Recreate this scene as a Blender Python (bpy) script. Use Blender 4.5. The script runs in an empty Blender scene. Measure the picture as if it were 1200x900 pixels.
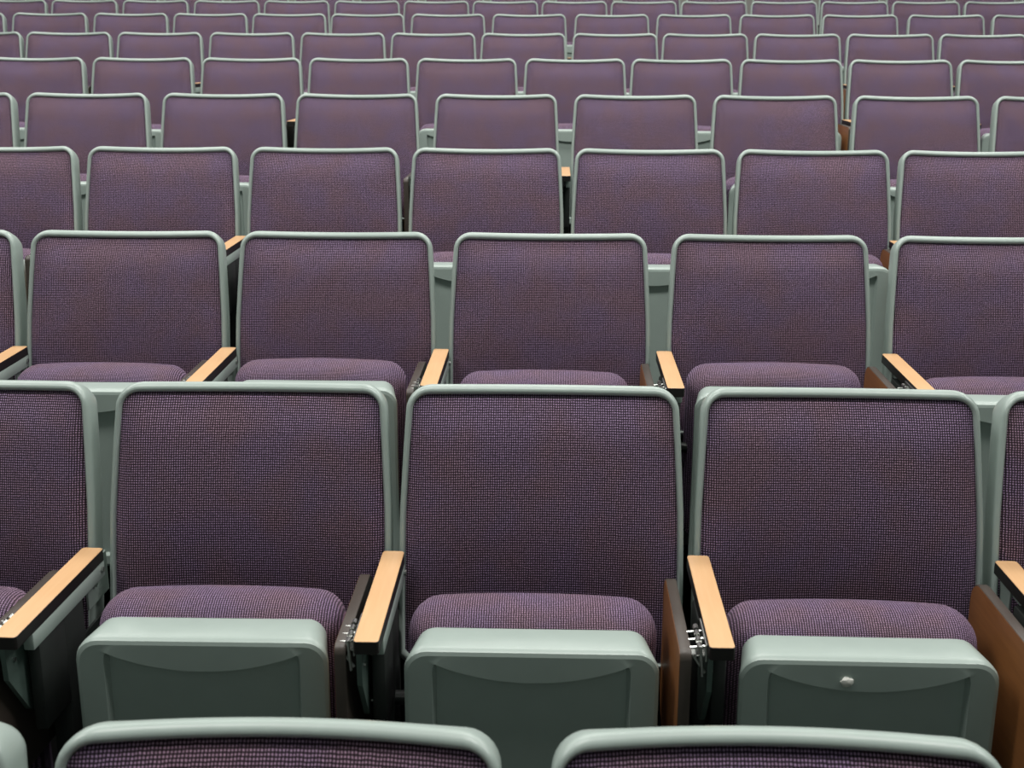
import bpy, bmesh, math, random
from mathutils import Matrix, Vector
random.seed(7)
scene = bpy.context.scene
COL = scene.collection
PI = math.pi

# ------------------------------------------------------------------ camera
BACK_TOP = 0.88                       # height of a seat back above its own floor
CAM_Z = 0.701 + BACK_TOP              # eye height of somebody standing in front of the first row
YAW, PITCH, ROLL = math.radians(1.6987), math.radians(15.299), math.radians(0.162)
fwd = Vector((-math.sin(YAW) * math.cos(PITCH), math.cos(YAW) * math.cos(PITCH), -math.sin(PITCH)))
rgt = Vector((math.cos(YAW), math.sin(YAW), 0)); upv = rgt.cross(fwd)
r2 = rgt * math.cos(ROLL) + upv * math.sin(ROLL)
u2 = -rgt * math.sin(ROLL) + upv * math.cos(ROLL)
cam_data = bpy.data.cameras.new('camera'); cam = bpy.data.objects.new('camera', cam_data); COL.objects.link(cam)
cm = Matrix((r2, u2, -fwd)).transposed().to_4x4(); cm.translation = Vector((0, 0, CAM_Z))
cam.matrix_world = cm
cam_data.sensor_width = 36.0; cam_data.lens = 1440 / 1200 * 36.0
cam_data.clip_start = 0.05; cam_data.clip_end = 200
cam_data.dof.use_dof = True; cam_data.dof.focus_distance = 2.6; cam_data.dof.aperture_fstop = 9.0
scene.camera = cam

# ------------------------------------------------------------------ light
world = bpy.data.worlds.new('world'); scene.world = world; world.use_nodes = True
bg = world.node_tree.nodes['Background']
bg.inputs[0].default_value = (0.90, 1.0, 0.98, 1); bg.inputs[1].default_value = 0.11
# rows of long ceiling lamps of the hall, running parallel to the seats
for ly, lz, e in ((1.6, 5.4, 108), (4.6, 5.6, 88), (7.6, 5.9, 70), (10.6, 6.2, 62)):
    for lx in (-3.6, 0.0, 3.6):
        ld = bpy.data.lights.new('ceiling_lamp', 'AREA'); ld.shape = 'RECTANGLE'; ld.size = 2.6; ld.size_y = 0.9
        ld.energy = e; ld.color = (1.0, 0.985, 0.95)
        lo = bpy.data.objects.new('ceiling_lamp', ld); lo.location = (lx, ly, lz); COL.objects.link(lo)

vs = scene.view_settings
vs.view_transform = 'Standard'; vs.look = 'None'; vs.gamma = 1.0; vs.use_curve_mapping = False
vs.exposure = 0.0
scene.display_settings.display_device = 'sRGB'

# ------------------------------------------------------------------ materials
def s2l(c):
    return tuple(((v / 255) / 12.92 if v / 255 <= .04045 else ((v / 255 + .055) / 1.055) ** 2.4) for v in c) + (1,)
class NT:
    def __init__(self, name):
        self.m = bpy.data.materials.new(name); self.m.use_nodes = True
        self.t = self.m.node_tree; self.b = self.t.nodes['Principled BSDF']
    def n(self, kind, **kw):
        nd = self.t.nodes.new(kind)
        for k, v in kw.items(): setattr(nd, k, v)
        return nd
    def l(self, a, b): self.t.links.new(a, b)
    def math(self, op, a, b=None, clamp=False):
        nd = self.n('ShaderNodeMath', operation=op, use_clamp=clamp)
        for i, v in enumerate((a, b)):
            if v is None: continue
            if isinstance(v, (int, float)): nd.inputs[i].default_value = v
            else: self.l(v, nd.inputs[i])
        return nd.outputs[0]
    def mix(self, f, a, b, mode='MIX'):
        nd = self.n('ShaderNodeMix', data_type='RGBA', blend_type=mode)
        for s, v in ((nd.inputs[0], f), (nd.inputs[6], a), (nd.inputs[7], b)):
            if isinstance(v, (int, float)): s.default_value = v
            elif isinstance(v, tuple): s.default_value = v
            else: self.l(v, s)
        return nd.outputs[2]

def mat_fabric():
    k = NT('purple_woven_fabric')
    uv = k.n('ShaderNodeUVMap'); uv.uv_map = 'UVMap'
    nz = k.n('ShaderNodeTexNoise'); nz.inputs['Scale'].default_value = 90; nz.inputs['Detail'].default_value = 2
    k.l(uv.outputs[0], nz.inputs['Vector'])
    sep = k.n('ShaderNodeSeparateXYZ'); k.l(uv.outputs[0], sep.inputs[0])
    jit = k.math('MULTIPLY', k.math('SUBTRACT', nz.outputs[0], .5), .0022)
    p = 2 * PI / 0.0040; pv = 2 * PI / 0.0043
    cu = k.math('COSINE', k.math('MULTIPLY', k.math('ADD', sep.outputs[0], jit), p))
    cv = k.math('COSINE', k.math('MULTIPLY', k.math('ADD', sep.outputs[1], jit), pv))
    a = k.math('ADD', k.math('MULTIPLY', cu, .5), .5); b = k.math('ADD', k.math('MULTIPLY', cv, .5), .5)
    dots = k.math('MULTIPLY', k.math('POWER', a, 1.3), k.math('POWER', b, 1.3))
    # uneven yarn: single knots brighter or darker, and broad drifts between a bluish and a reddish plum
    kn = k.n('ShaderNodeTexNoise'); kn.inputs['Scale'].default_value = 260; kn.inputs['Detail'].default_value = 1
    k.l(uv.outputs[0], kn.inputs['Vector'])
    dots = k.math('MULTIPLY', dots, k.math('ADD', k.math('MULTIPLY', kn.outputs[0], 1.5), .25), clamp=True)
    dr = k.n('ShaderNodeTexNoise'); dr.inputs['Scale'].default_value = 9; dr.inputs['Detail'].default_value = 3
    oi = k.n('ShaderNodeObjectInfo')
    vm = k.n('ShaderNodeVectorMath', operation='ADD'); k.l(uv.outputs[0], vm.inputs[0])
    cx = k.n('ShaderNodeCombineXYZ'); k.l(k.math('MULTIPLY', oi.outputs['Random'], 40), cx.inputs[0]); k.l(cx.outputs[0], vm.inputs[1])
    k.l(vm.outputs[0], dr.inputs['Vector'])
    rmp = k.n('ShaderNodeMapRange'); rmp.inputs[1].default_value = .38; rmp.inputs[2].default_value = .62
    k.l(dr.outputs[0], rmp.inputs[0])
    ground = k.mix(rmp.outputs[0], s2l((34, 26, 34)), s2l((38, 26, 30)))
    knot = k.mix(rmp.outputs[0], s2l((202, 170, 212)), s2l((206, 168, 194)))
    k.l(k.mix(dots, ground, knot), k.b.inputs['Base Color'])
    k.b.inputs['Roughness'].default_value = .85
    k.b.inputs['Specular IOR Level'].default_value = .25
    k.b.inputs['Sheen Weight'].default_value = .25; k.b.inputs['Sheen Roughness'].default_value = .45
    k.b.inputs['Sheen Tint'].default_value = s2l((205, 180, 215))
    bp = k.n('ShaderNodeBump'); bp.inputs['Strength'].default_value = .35; bp.inputs['Distance'].default_value = .0008
    k.l(dots, bp.inputs['Height']); k.l(bp.outputs[0], k.b.inputs['Normal'])
    return k.m

def mat_plain(name, col, rough, metal=0.0, var=.06, scale=40, bump=0.0, spec=.5):
    k = NT(name)
    tc = k.n('ShaderNodeTexCoord'); nz = k.n('ShaderNodeTexNoise')
    nz.inputs['Scale'].default_value = scale; nz.inputs['Detail'].default_value = 4
    k.l(tc.outputs['Object'], nz.inputs['Vector'])
    c = s2l(col); lo = tuple(v * (1 - var * 2) for v in c[:3]) + (1,); hi = tuple(min(1, v * (1 + var * 2)) for v in c[:3]) + (1,)
    k.l(k.mix(nz.outputs[0], lo, hi), k.b.inputs['Base Color'])
    k.b.inputs['Roughness'].default_value = rough; k.b.inputs['Metallic'].default_value = metal
    k.b.inputs['Specular IOR Level'].default_value = spec
    if bump:
        n2 = k.n('ShaderNodeTexNoise'); n2.inputs['Scale'].default_value = 900; k.l(tc.outputs['Object'], n2.inputs['Vector'])
        bp = k.n('ShaderNodeBump'); bp.inputs['Strength'].default_value = bump; bp.inputs['Distance'].default_value = .0005
        k.l(n2.outputs[0], bp.inputs['Height']); k.l(bp.outputs[0], k.b.inputs['Normal'])
    return k.m

def mat_wood(name, c1, c2, rough):
    k = NT(name)
    tc = k.n('ShaderNodeTexCoord'); mp = k.n('ShaderNodeMapping'); mp.inputs['Scale'].default_value = (60, 5, 60)
    k.l(tc.outputs['Object'], mp.inputs['Vector'])
    nz = k.n('ShaderNodeTexNoise'); nz.inputs['Scale'].default_value = 2.2; nz.inputs['Detail'].default_value = 6
    k.l(mp.outputs[0], nz.inputs['Vector'])
    k.l(k.mix(nz.outputs[0], s2l(c1), s2l(c2)), k.b.inputs['Base Color'])
    k.b.inputs['Roughness'].default_value = rough
    return k.m

FABRIC = mat_fabric()
PLASTIC = mat_plain('grey_green_plastic', (164, 178, 171), .30, var=.03, scale=25, bump=.12)
WOOD = mat_wood('light_beech_laminate', (219, 171, 122), (232, 189, 142), .33)
TABLETWOOD = mat_wood('brown_tablet_laminate', (122, 78, 42), (152, 100, 56), .42)
EDGE = mat_plain('black_edge_band', (22, 19, 17), .5)
TEDGE = mat_plain('dark_brown_edge_band', (74, 66, 60), .42)
STEEL = mat_plain('dark_painted_steel', (40, 44, 42), .5, var=.08)
GUSSET = mat_plain('dark_green_steel', (92, 110, 103), .42, var=.1)
CHROME = mat_plain('zinc_plated_steel', (190, 192, 188), .28, metal=1.0)
FLOOR = mat_plain('dark_concrete_floor', (84, 84, 82), .8, var=.15, scale=6)
WHITE = mat_plain('dried_white_lump', (222, 222, 214), .6, var=.05, scale=120)

# ------------------------------------------------------------------ mesh helpers
def finish(name, bm, mat, smooth=40):
    me = bpy.data.meshes.new(name)
    bmesh.ops.recalc_face_normals(bm, faces=bm.faces)
    bm.to_mesh(me); bm.free(); me.materials.append(mat)
    me.shade_smooth()
    if smooth: me.set_sharp_from_angle(angle=math.radians(smooth))
    return me
def obj(name, me, parent=None, loc=(0, 0, 0)):
    o = bpy.data.objects.new(name, me); COL.objects.link(o); o.location = loc
    if parent: o.parent = parent
    return o
def add_box(bm, x0, x1, y0, y1, z0, z1, bev=0.0, seg=2):
    r = bmesh.ops.create_cube(bm, size=1)
    vs_ = r['verts']
    for v in vs_:
        v.co = Vector(((x0 + x1) / 2 + v.co.x * (x1 - x0), (y0 + y1) / 2 + v.co.y * (y1 - y0), (z0 + z1) / 2 + v.co.z * (z1 - z0)))
    if bev:
        es = list({e for v in vs_ for e in v.link_edges})
        bmesh.ops.bevel(bm, geom=es, offset=bev, segments=seg, profile=.5, affect='EDGES')
def add_cyl(bm, p0, p1, r, seg=10):
    p0, p1 = Vector(p0), Vector(p1); d = p1 - p0
    m = Matrix.Translation((p0 + p1) / 2) @ d.to_track_quat('Z', 'Y').to_matrix().to_4x4()
    bmesh.ops.create_cone(bm, cap_ends=True, segments=seg, radius1=r, radius2=r, depth=d.length, matrix=m)
def loft(bm, rings, close=True, cap0=False, cap1=False):
    vr = [[bm.verts.new(p) for p in ring] for ring in rings]
    n = len(vr[0])
    for a, b in zip(vr, vr[1:]):
        for i in range(n if close else n - 1):
            j = (i + 1) % n
            bm.faces.new((a[i], a[j], b[j], b[i]))
    if cap0: bm.faces.new(list(reversed(vr[0])))
    if cap1: bm.faces.new(vr[-1])
    return vr
def grid(bm, rows, uvs=None):
    vr = [[bm.verts.new(p) for p in r] for r in rows]
    lay = bm.loops.layers.uv.new('UVMap') if uvs else None
    for i in range(len(vr) - 1):
        for j in range(len(vr[0]) - 1):
            f = bm.faces.new((vr[i][j], vr[i][j + 1], vr[i + 1][j + 1], vr[i + 1][j]))
            if uvs:
                for lp, (a, b) in zip(f.loops, ((i, j), (i, j + 1), (i + 1, j + 1), (i + 1, j))):
                    lp[lay].uv = uvs[a][b]
def ss(t):
    t = max(0., min(1., t)); return math.sin(t * PI / 2)

# ------------------------------------------------------------------ seat back
LEAN = math.radians(13)
UP = Vector((0, math.sin(LEAN), math.cos(LEAN))); NB = Vector((0, math.cos(LEAN), -math.sin(LEAN)))
BACK_H = .50
def curve(x): return .045 * (1 - (x / .24) ** 2)
def back_pt(x, h, n, k=1.0):
    return Vector((x, 0, BACK_TOP)) - UP * h + NB * (n + k * curve(x) + (1 - k) * .02)
def hw(h): return .2350 + .0143 * min(1, max(0, h) / .24) ** .75
RC = .045
def back_outline(si, ti):
    """outline of the back, inset by si at the sides and ti at the top: (x, h) points"""
    r = max(.006, RC - max(si, ti)); pts = []
    bot = BACK_H - si
    left = [(-(hw(h) - si), h) for h in [bot - .02, .38, .3, .22, .15, .10, .07]]
    c = [(-(hw(RC) - si - r + r * math.cos(a)), ti + r - r * math.sin(a)) for a in [PI / 2 * i / 7 for i in range(8)]]
    top = [(-(hw(RC) - si - r) * (1 - 2 * i / 14), ti) for i in range(1, 14)]
    right_c = [(-x, h) for x, h in reversed(c)]; right = [(-x, h) for x, h in reversed(left)]
    botm = [((hw(.5) - si - .02) * (1 - 2 * i / 8), bot) for i in range(9)]
    return left + c + top + right_c + right + botm
def mesh_shell():
    bm = bmesh.new()
    prof = [(.0125, .018, .016, 1), (.0118, .0172, .004, 1), (.0102, .0150, -.0006, 1), (.0075, .0115, -.0018, 1), (.0042, .007, .0004, 1), (.0014, .0028, .0048, 1),
            (.0003, .0006, .009, 1), (0, 0, .013, 1), (0, .0008, .024, .9), (.0015, .006, .042, .6), (.006, .014, .056, .35), (.016, .028, .066, .2), (.06, .08, .072, .15)]
    loft(bm, [[back_pt(x, h, n, k) for x, h in back_outline(si, ti)] for si, ti, n, k in prof], cap1=True)
    return finish('seat_back_shell', bm, PLASTIC, 55)
def mesh_back_cushion():
    bm = bmesh.new(); rows, uvs = [], []
    ti, si = .0165, .0105; r = .032
    hs = [0, .0015, .004, .008, .013, .019, .026, .035, .046, .06, .08, .1, .13, .17, .21, .25, .29, .33, .37, .41, .44, .46, .47]
    us = [-1 + 2 * i / 28 for i in range(29)]; us = [math.copysign(abs(u) ** .8, u) for u in us]
    for h0 in hs:
        h = h0 + ti
        w = hw(h) - si
        if h0 < r: w -= r - math.sqrt(max(0, r * r - (r - h0) ** 2))
        row, uv = [], []
        for u in us:
            x = u * w
            e = (hw(h) - si) - abs(x)
            n = .0065 - .0205 * ss(e / .03 + .02) * ss(h0 / .09 + .01) * ss((.475 - h0) / .06)
            # fuller towards the small of the back
            n -= .021 * math.sin(PI * min(1, h0 / .42)) * ss(e / .10)
            row.append(back_pt(x, h, n)); uv.append((x, h))
        rows.append(row); uvs.append(uv)
    grid(bm, rows, uvs)
    return finish('seat_back_cushion', bm, FABRIC, 0)

# ------------------------------------------------------------------ folded seat
SX = -.012                                      # the seat sits a little off the middle, clear of the tablet
FACE_Y, FACE_TOP, FACE_BOT = -.360, .557, .125
PW = .199
def rrect(si, ti, y, zt=FACE_TOP, zb=FACE_BOT, w=PW, r=.036, arch=0.0):
    rr = max(.004, r - max(si, ti) * .6); W_ = w - si; T = zt - ti; B = zb + si
    pts = []
    def put(cx, cz, a0):
        for i in range(7):
            a = a0 + PI / 2 * i / 6
            pts.append((cx + rr * math.cos(a), cz + rr * math.sin(a)))
    put(W_ - rr, T - rr, 0)
    for i in range(1, 12): pts.append(((W_ - rr) * (1 - 2 * i / 12), T))
    put(-W_ + rr, T - rr, PI / 2)
    for i in range(1, 5): pts.append((-W_, T - rr + (B - T + 2 * rr) * i / 5))
    put(-W_ + rr, B + rr, PI)
    put(W_ - rr, B + rr, 1.5 * PI)
    for i in range(1, 5): pts.append((W_, B + rr + (T - B - 2 * rr) * i / 5))
    return [Vector((SX + x, y, z + arch * (1 - (x / w) ** 2) * (1 if z > (T + B) / 2 else 0))) for x, z in pts]
def mesh_pan():
    bm = bmesh.new()
    rings = [(.030, .008, -.265), (.019, .0005, -.283), (.0165, .0003, -.2865), (.006, -.0022, -.345), (.0025, .0, -.3535), (.0035, .003, -.3585), (.009, .009, -.3605)]
    loft(bm, [rrect(*a) for a in rings], cap0=True)
    # face with the curved grip edge and the sunk panel below it
    si = .009; hwf = PW - si; r = .036 - .0054; zt = FACE_TOP - si; zb = FACE_BOT + si
    xs = .150
    cols = [-hwf, -hwf + .008, -.168, -.158, -xs - .003, -xs + .003] + [-xs + .003 + (2 * xs - .006) * i / 20 for i in range(1, 20)] + [xs - .003, xs + .003, .158, .168, hwf - .008, hwf]
    def smile(x): return .043 - .031 * min(1.05, abs(x) / .157) ** 2
    def sunk(x): return .011 * max(0, min(1, (xs + .003 - abs(x)) / .006)) + .003 * max(0, min(1, (.168 - abs(x)) / .015)) * 0
    vs_ = [0, .004, .009, .016, .4, 1.0]
    rows = []
    H = zt - zb
    def col_pt(x, h, y):
        w = hwf
        if h < r: w -= r - math.sqrt(max(0, r * r - (r - h) ** 2))
        if H - h < r: w -= r - math.sqrt(max(0, r * r - (r - (H - h)) ** 2))
        return Vector((SX + x * w / hwf, y, zt - h))
    for t in (0, .12, .25, .5, .75, .9, 1.0):
        rows.append([col_pt(x, t * smile(x), -.3605 - .0010 * t * (1 if abs(x) < .157 else 0)) for x in cols])
    for dz, t in ((.0015, .5), (.003, 1.0)):
        rows.append([col_pt(x, smile(x) + dz, -.3615 * (1 - t) + -.3605 * t + sunk(x) * t if abs(x) < .157 else -.3605) for x in cols])
    for t in (.004, .01, .02, .035, .055, .08, .12, .3, .5, .7, .85, .93, .945, .96, .975, .988, 1.0):
        rows.append([col_pt(x, smile(x) + .003 + t * (H - smile(x) - .003), -.3605 + sunk(x) * (1 if t < .94 else 0)) for x in cols])
    grid(bm, rows)
    return finish('seat_pan', bm, PLASTIC, 38)
def mesh_seat_cushion():
    bm = bmesh.new()
    rings = []
    for i in range(15):
        t = -1 + 2 * i / 14; t = math.sin(t * PI / 2) * .985
        ins = (.028 if t > 0 else .046) * (1 - math.sqrt(1 - t * t))
        rings.append((ins, ins, -.219 + .0645 * t))
    loft(bm, [rrect(a, b, y, .570, .145, .203, .046, .009) for a, b, y in rings], cap0=True, cap1=True)
    lay = bm.loops.layers.uv.new('UVMap')
    for f in bm.faces:
        for lp in f.loops: c = lp.vert.co; lp[lay].uv = (c.x, c.y + (c.z if c.y < -.219 else 1.158 - c.z))
    return finish('seat_cushion', bm, FABRIC, 0)

# ------------------------------------------------------------------ arm stand (x = 0 is the middle of the gap between two seats)
ARM_Z = .600; ARM_Y0, ARM_Y1 = -.418, -.078; ARM_W = .0187
def slab(bm, hwid, y0, y1, z0, z1, r, bev):
    pts = []
    for cx, cy, a0 in ((hwid - r, y1 - r, 0), (-hwid + r, y1 - r, PI / 2), (-hwid + r, y0 + r, PI), (hwid - r, y0 + r, 1.5 * PI)):
        for i in range(4):
            a = a0 + PI / 2 * i / 3; pts.append((cx + r * math.cos(a), cy + r * math.sin(a)))
    cyc = (y0 + y1) / 2
    def ring(z, i): return [Vector((x * (1 - i / hwid), cyc + (y - cyc) * (1 - i / ((y1 - y0) / 2)), z)) for x, y in pts]
    loft(bm, [ring(z0, 0), ring(z1 - bev, 0), ring(z1, bev)], cap0=True, cap1=True)
def mesh_armtop():
    bm = bmesh.new(); slab(bm, ARM_W, ARM_Y0, ARM_Y1, ARM_Z - .004, ARM_Z, .006, .0008); return finish('armrest_top', bm, WOOD, 30)
def mesh_armcore():
    bm = bmesh.new(); slab(bm, ARM_W + .0004, ARM_Y0 - .0004, ARM_Y1 + .0004, ARM_Z - .021, ARM_Z - .0008, .006, .0005); return finish('armrest_edge_band', bm, EDGE, 30)
def mesh_bracket():
    bm = bmesh.new()
    add_box(bm, .002, .0195, -.365, -.080, ARM_Z - .050, ARM_Z - .0212, .003)
    add_box(bm, -.0022, .0022, -.12, -.03, ARM_Z - .10, ARM_Z - .024, .001, 1)
    return finish('arm_bracket', bm, PLASTIC, 30)
def mesh_bolt(x0, x1, y, z, r):
    bm = bmesh.new(); add_cyl(bm, (x0, y, z), (x1, y, z), r, 8); return finish('bolt', bm, CHROME, 30)
def mesh_gusset():
    bm = bmesh.new()
    pr = [(y, ARM_Z + z) for y, z in ((-.40, -.0215), (-.30, -.0215), (-.285, -.09), (-.297, -.165), (-.315, -.178), (-.34, -.165), (-.396, -.085))]
    loft(bm, [[Vector((x, y, z)) for y, z in pr] for x in (-.018, -.010)], cap0=True, cap1=True)
    return finish('gusset_plate', bm, GUSSET, 30)
def mesh_hinge():
    bm = bmesh.new(); z = ARM_Z - .012
    add_box(bm, -.042, -.019, -.395, -.372, z - .016, z - .013, .0006, 1)
    add_box(bm, -.0225, -.0195, -.40, -.31, z - .022, z + .006, .0006, 1)
    for y in (-.392, -.372, -.352, -.332): add_cyl(bm, (-.030, y - .0065, z), (-.030, y + .0065, z), .0045, 8)
    for y in (-.385, -.36, -.335): add_cyl(bm, (-.044, y, z - .006), (-.019, y, z - .003), .0022, 6)
    add_cyl(bm, (-.040, -.398, z - .012), (-.022, -.398, z - .040), .0026, 6)
    add_cyl(bm, (-.030, -.40, z + .004), (-.026, -.40, z - .045), .0026, 6)
    return finish('tablet_hinge', bm, CHROME, 30)
TX, TT = -.0415, .0086
def tablet_profile(inset=0.0):
    y0, y1, z0, z1 = -.405 + inset, -.115 - inset, .315 + inset, ARM_Z - .016 - inset
    pts = []
    for cy, cz, a0, r in ((y1 - .034, z1 - .034, 0, .034), (y0 + .015, z1 - .015, PI / 2, .015), (y0 + .05, z0 + .05, PI, .05), (y1 - .07, z0 + .07, 1.5 * PI, .07)):
        for i in range(6):
            a = a0 + PI / 2 * i / 5; pts.append((cy + r * math.cos(a), cz + r * math.sin(a)))
    return pts
def mesh_tablet():
    bm = bmesh.new(); p = tablet_profile(.002)
    loft(bm, [[Vector((x, y, z)) for y, z in p] for x in (TX - TT - .0006, TX + TT * .5)], cap0=True, cap1=True)
    return finish('writing_tablet', bm, TABLETWOOD, 30)
def mesh_tablet_edge():
    bm = bmesh.new()
    prof = [(.003, -TT), (.0008, -TT), (0, -TT * .8), (0, TT * .8), (.0008, TT), (.003, TT)]
    vr = loft(bm, [[Vector((TX + dx, y, z)) for y, z in tablet_profile(i)] for i, dx in prof])
    bm.faces.new(vr[-1])
    return finish('tablet_edge_band', bm, TEDGE, 40)
def mesh_leg():
    bm = bmesh.new()
    add_box(bm, -.0185, .0185, -.255, -.175, .02, ARM_Z - .035, .006)
    add_box(bm, -.0022, .0022, -.18, -.04, .30, .47, .001, 1)
    add_box(bm, -.004, .0185, -.345, -.25, .40, ARM_Z - .05, .006)
    return finish('support_leg', bm, STEEL, 30)
def mesh_foot():
    bm = bmesh.new()
    add_box(bm, -.028, .028, -.33, -.08, 0, .022, .006)
    return finish('leg_foot', bm, STEEL, 30)
def mesh_pivot():
    bm = bmesh.new()
    add_cyl(bm, (-.242, -.235, .405), (.18, -.235, .405), .012, 12)
    return finish('seat_pivot', bm, STEEL, 30)

M = dict(shell=mesh_shell(), cushion=mesh_back_cushion(), pan=mesh_pan(), seat=mesh_seat_cushion(), top=mesh_armtop(), core=mesh_armcore(),
         bracket=mesh_bracket(), gusset=mesh_gusset(), hinge=mesh_hinge(), tablet=mesh_tablet(), tedge=mesh_tablet_edge(), leg=mesh_leg(), foot=mesh_foot(), pivot=mesh_pivot(),
         bolt_g=mesh_bolt(-.0105, -.007, -.305, ARM_Z - .08, .0038), bolt_g2=mesh_bolt(-.0105, -.007, -.375, ARM_Z - .06, .0038), bolt_g3=mesh_bolt(-.0105, -.007, -.315, ARM_Z - .155, .0038),
         bolt_b=mesh_bolt(.0195, .0235, -.095, ARM_Z - .033, .005), bolt_b2=mesh_bolt(.002, .008, -.095, ARM_Z - .062, .005))

# ------------------------------------------------------------------ rows: distance, height of the back tops relative to the eye, place of every seat along the row
CX, CY = .0271, -60.49
ROWS = [
 (1.145, -0.701, [-0.837, -0.31, 0.22]),
 (2.062, -0.567, [-1.074, -0.548, -0.035, 0.482, 0.996]),
 (3.016, -0.436, [-1.593, -1.076, -0.554, -0.023, 0.516, 1.056]),
 (3.986, -0.304, [-1.797, -1.276, -0.751, -0.229, 0.293, 0.811, 1.325]),
 (4.944, -0.169, [-2.384, -1.856, -1.317, -0.788, -0.239, 0.306, 0.85, 1.394, 1.933]),
 (6.066, -0.042, [-2.506, -1.986, -1.462, -0.946, -0.428, 0.09, 0.597, 1.115, 1.627, 2.137]),
 (7.231, 0.088, [-3.275, -2.768, -2.251, -1.728, -1.209, -0.694, -0.182, 0.336, 0.843, 1.359, 1.873, 2.384]),
 (8.335, 0.220, [-3.827, -3.295, -2.768, -2.25, -1.735, -1.223, -0.698, -0.169, 0.368, 0.898, 1.433, 1.961, 2.505, 3.035]),
 (9.441, 0.340, [-3.98, -3.462, -2.941, -2.417, -1.902, -1.383, -0.872, -0.364, 0.143, 0.651, 1.162, 1.67, 2.178, 2.687, 3.199]),
 (10.55, 0.462, [1.318 + .535 * k for k in range(-11, 6)]),
]
# every row goes on past the picture's edges: one more seat at each end
ROWS = [(R, z, [S[0] - (S[1] - S[0])] + S + [S[-1] + (S[-1] - S[-2])]) for R, z, S in ROWS]
def row_point(R, s):
    rad = R - CY; th = s / rad
    return CX + rad * math.sin(th), CY + rad * math.cos(th), th

# ------------------------------------------------------------------ stepped floor
def build_floor():
    bm = bmesh.new(); prof = []
    prof.append((-6.0, 0.0))
    zf = [z + CAM_Z - BACK_TOP for _, z, _ in ROWS]
    for i, (R, z, _) in enumerate(ROWS):
        edge = R + .14
        prof.append((edge, zf[i]))
        if i + 1 < len(ROWS): prof.append((edge, zf[i + 1]))
    prof[-1] = (16.0, zf[-1])
    rows = []
    for R, z in prof:
        rows.append([Vector((row_point(R, -9 + 18 * j / 24)[0], row_point(R, -9 + 18 * j / 24)[1], z)) for j in range(25)])
    grid(bm, rows)
    bmesh.ops.solidify(bm, geom=bm.faces[:], thickness=.04)
    o = obj('floor', finish('floor', bm, FLOOR, 30)); o['kind'] = 'structure'
build_floor()
bmw = bmesh.new(); add_box(bmw, -9, 9, 13.0, 13.2, 0, 7.0)
wl = obj('wall_back', finish('wall_back', bmw, mat_plain('painted_wall', (150, 148, 144), .8, var=.04, scale=3), 30)); wl['kind'] = 'structure'

# ------------------------------------------------------------------ the seats
ORD = ['first', 'second', 'third', 'fourth', 'fifth', 'sixth', 'seventh', 'eighth', 'ninth', 'tenth', 'eleventh', 'twelfth', 'thirteenth', 'fourteenth', 'fifteenth', 'sixteenth']
ROWTXT = ['nearest row cut off by the bottom edge', 'second row from the bottom', 'third row from the bottom', 'fourth row from the bottom', 'fifth row from the bottom',
          'sixth row from the bottom', 'seventh row from the bottom', 'eighth row from the bottom', 'ninth row from the bottom', 'hindmost row glimpsed at the top edge']
ROWGRP = ['first', 'second', 'third', 'fourth', 'fifth', 'sixth', 'seventh', 'eighth', 'ninth', 'tenth']
# how much higher or lower single seats hang in their tipped-up position
TIP = {(1, 0): (.002, .002), (1, 1): (.009, .003), (1, 2): (0, -.002), (1, 3): (-.003, -.003), (2, 0): (.003, .004), (2, 1): (.007, .012),
       (2, 2): (.014, .025), (2, 3): (.001, .003), (2, 4): (.010, .026), (2, 5): (0, 0)}           # (pan, cushion)
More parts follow.
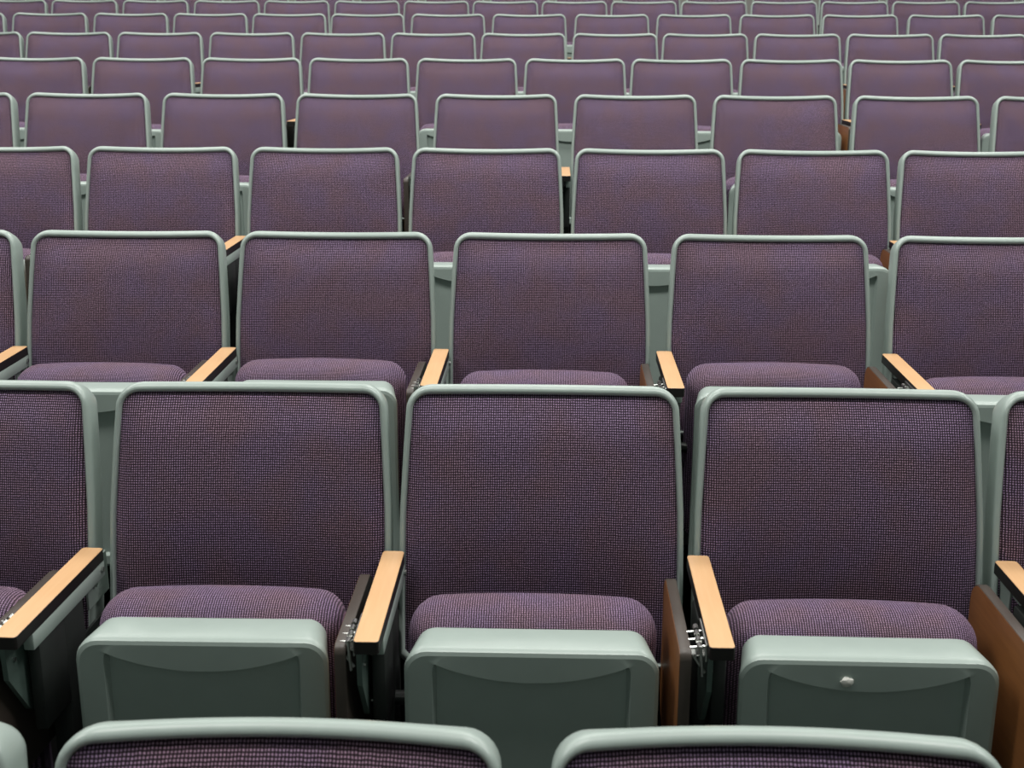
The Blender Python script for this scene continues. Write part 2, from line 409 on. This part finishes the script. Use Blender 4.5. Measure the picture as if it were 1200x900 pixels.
# a few armrest stands sit off the middle of their gap: (sideways, turn)
ARM = {(1, 1): (-.006, -.045), (1, 3): (.014, 0), (1, 4): (.023, .02), (2, 4): (.012, 0), (2, 5): (.021, 0)}
def seat(i, k):
    R, z, S = ROWS[i]; s = S[k + 1]
    x, y, th = row_point(R, s)
    t = bpy.data.objects.new('auditorium_seat', None); COL.objects.link(t)
    t.location = (x, y, z + CAM_Z - BACK_TOP); t.rotation_euler = (0, 0, -th)
    t.empty_display_size = .1
    n = len(S) - 2
    pos = 'leftmost' if k <= 0 else ('rightmost' if k >= n - 1 else ORD[k] + ' from left')
    t['label'] = 'purple folding auditorium seat, %s, %s' % (pos, ROWTXT[i])
    if i == 1 and k == 3: t['label'] = 'purple auditorium seat with a white blob on its tipped-up underside, second row from bottom'
    if k in (-1, n): t['label'] = 'purple folding auditorium seat beyond the %s edge of the picture, %s row from the bottom' % ('left' if k < 0 else 'right', ROWGRP[i])
    t['category'] = 'seat'; t['group'] = 'auditorium seats in the %s row' % ROWGRP[i]
    jit = random.uniform(-.0015, .0015)
    sh = obj('back_shell', M['shell'], t); sh['label'] = 'grey-green plastic back shell with rim'
    cu = obj('back_cushion', M['cushion'], t); cu['label'] = 'purple woven back cushion'
    tilt = random.uniform(-.006, .006); tp, tc = TIP.get((i, k), (tilt, tilt))
    pan = obj('seat_pan', M['pan'], t, (0, tp * .5, tp)); pan['label'] = 'grey-green plastic underside of the tipped-up seat'
    sc = obj('seat_cushion', M['seat'], t, (0, tp * .5, tc)); sc['label'] = 'purple woven seat cushion, tipped up'
    obj('seat_pivot', M['pivot'], t)
    left = (S[k + 1] - S[k]) / 2 if k >= 0 else (S[1] - S[0]) / 2
    shift, turn = ARM.get((i, k), (0, 0)); dx = (-left + shift, 0, 0)
    leg = obj('leg', M['leg'], t, dx); obj('foot', M['foot'], leg)
    at = obj('armrest', M['top'], t, dx); at['label'] = 'light wood armrest top'
    e = obj('edge_band', M['core'], at)
    br = obj('arm_bracket', M['bracket'], t, dx)
    tb = obj('writing_tablet', M['tablet'], t, (-left + min(shift, shift * .3), 0, 0)); tb['label'] = 'brown wood writing tablet stowed upright beside the armrest'
    obj('edge_band', M['tedge'], tb)
    stand = [leg, at, br, tb]
    if i < 5:
        g = obj('gusset_plate', M['gusset'], t, dx)
        stand += [g, obj('tablet_hinge', M['hinge'], t, dx)]
        for b in ('bolt_g', 'bolt_g2', 'bolt_g3'): obj('bolt', M[b], g)
        for b in ('bolt_b', 'bolt_b2'): obj('bolt', M[b], br)
    for o in stand: o.rotation_euler.z = turn
    return t
seats = {}
for i in range(len(ROWS)):
    for k in range(-1, len(ROWS[i][2]) - 1):
        seats[i, k] = seat(i, k)

# ------------------------------------------------------------------ the white lump stuck on one seat
def build_blob():
    bm = bmesh.new()
    bmesh.ops.create_icosphere(bm, subdivisions=2, radius=1)
    rnd = random.Random(3)
    for v in bm.verts:
        j = 1 + rnd.uniform(-.18, .18)
        v.co = Vector((v.co.x * .0092 * j, v.co.y * .0050, v.co.z * .0082 * j))
    o = obj('white_blob', finish('white_blob', bm, WHITE, 25))
    p = seats[1, 3]
    o.location = Vector(p.location) + Matrix.Rotation(p.rotation_euler.z, 3, 'Z') @ Vector((SX - .034, -.3645, .519))
    o['label'] = 'small white blob stuck on the underside of a tipped-up seat'; o['category'] = 'blob'
build_blob()
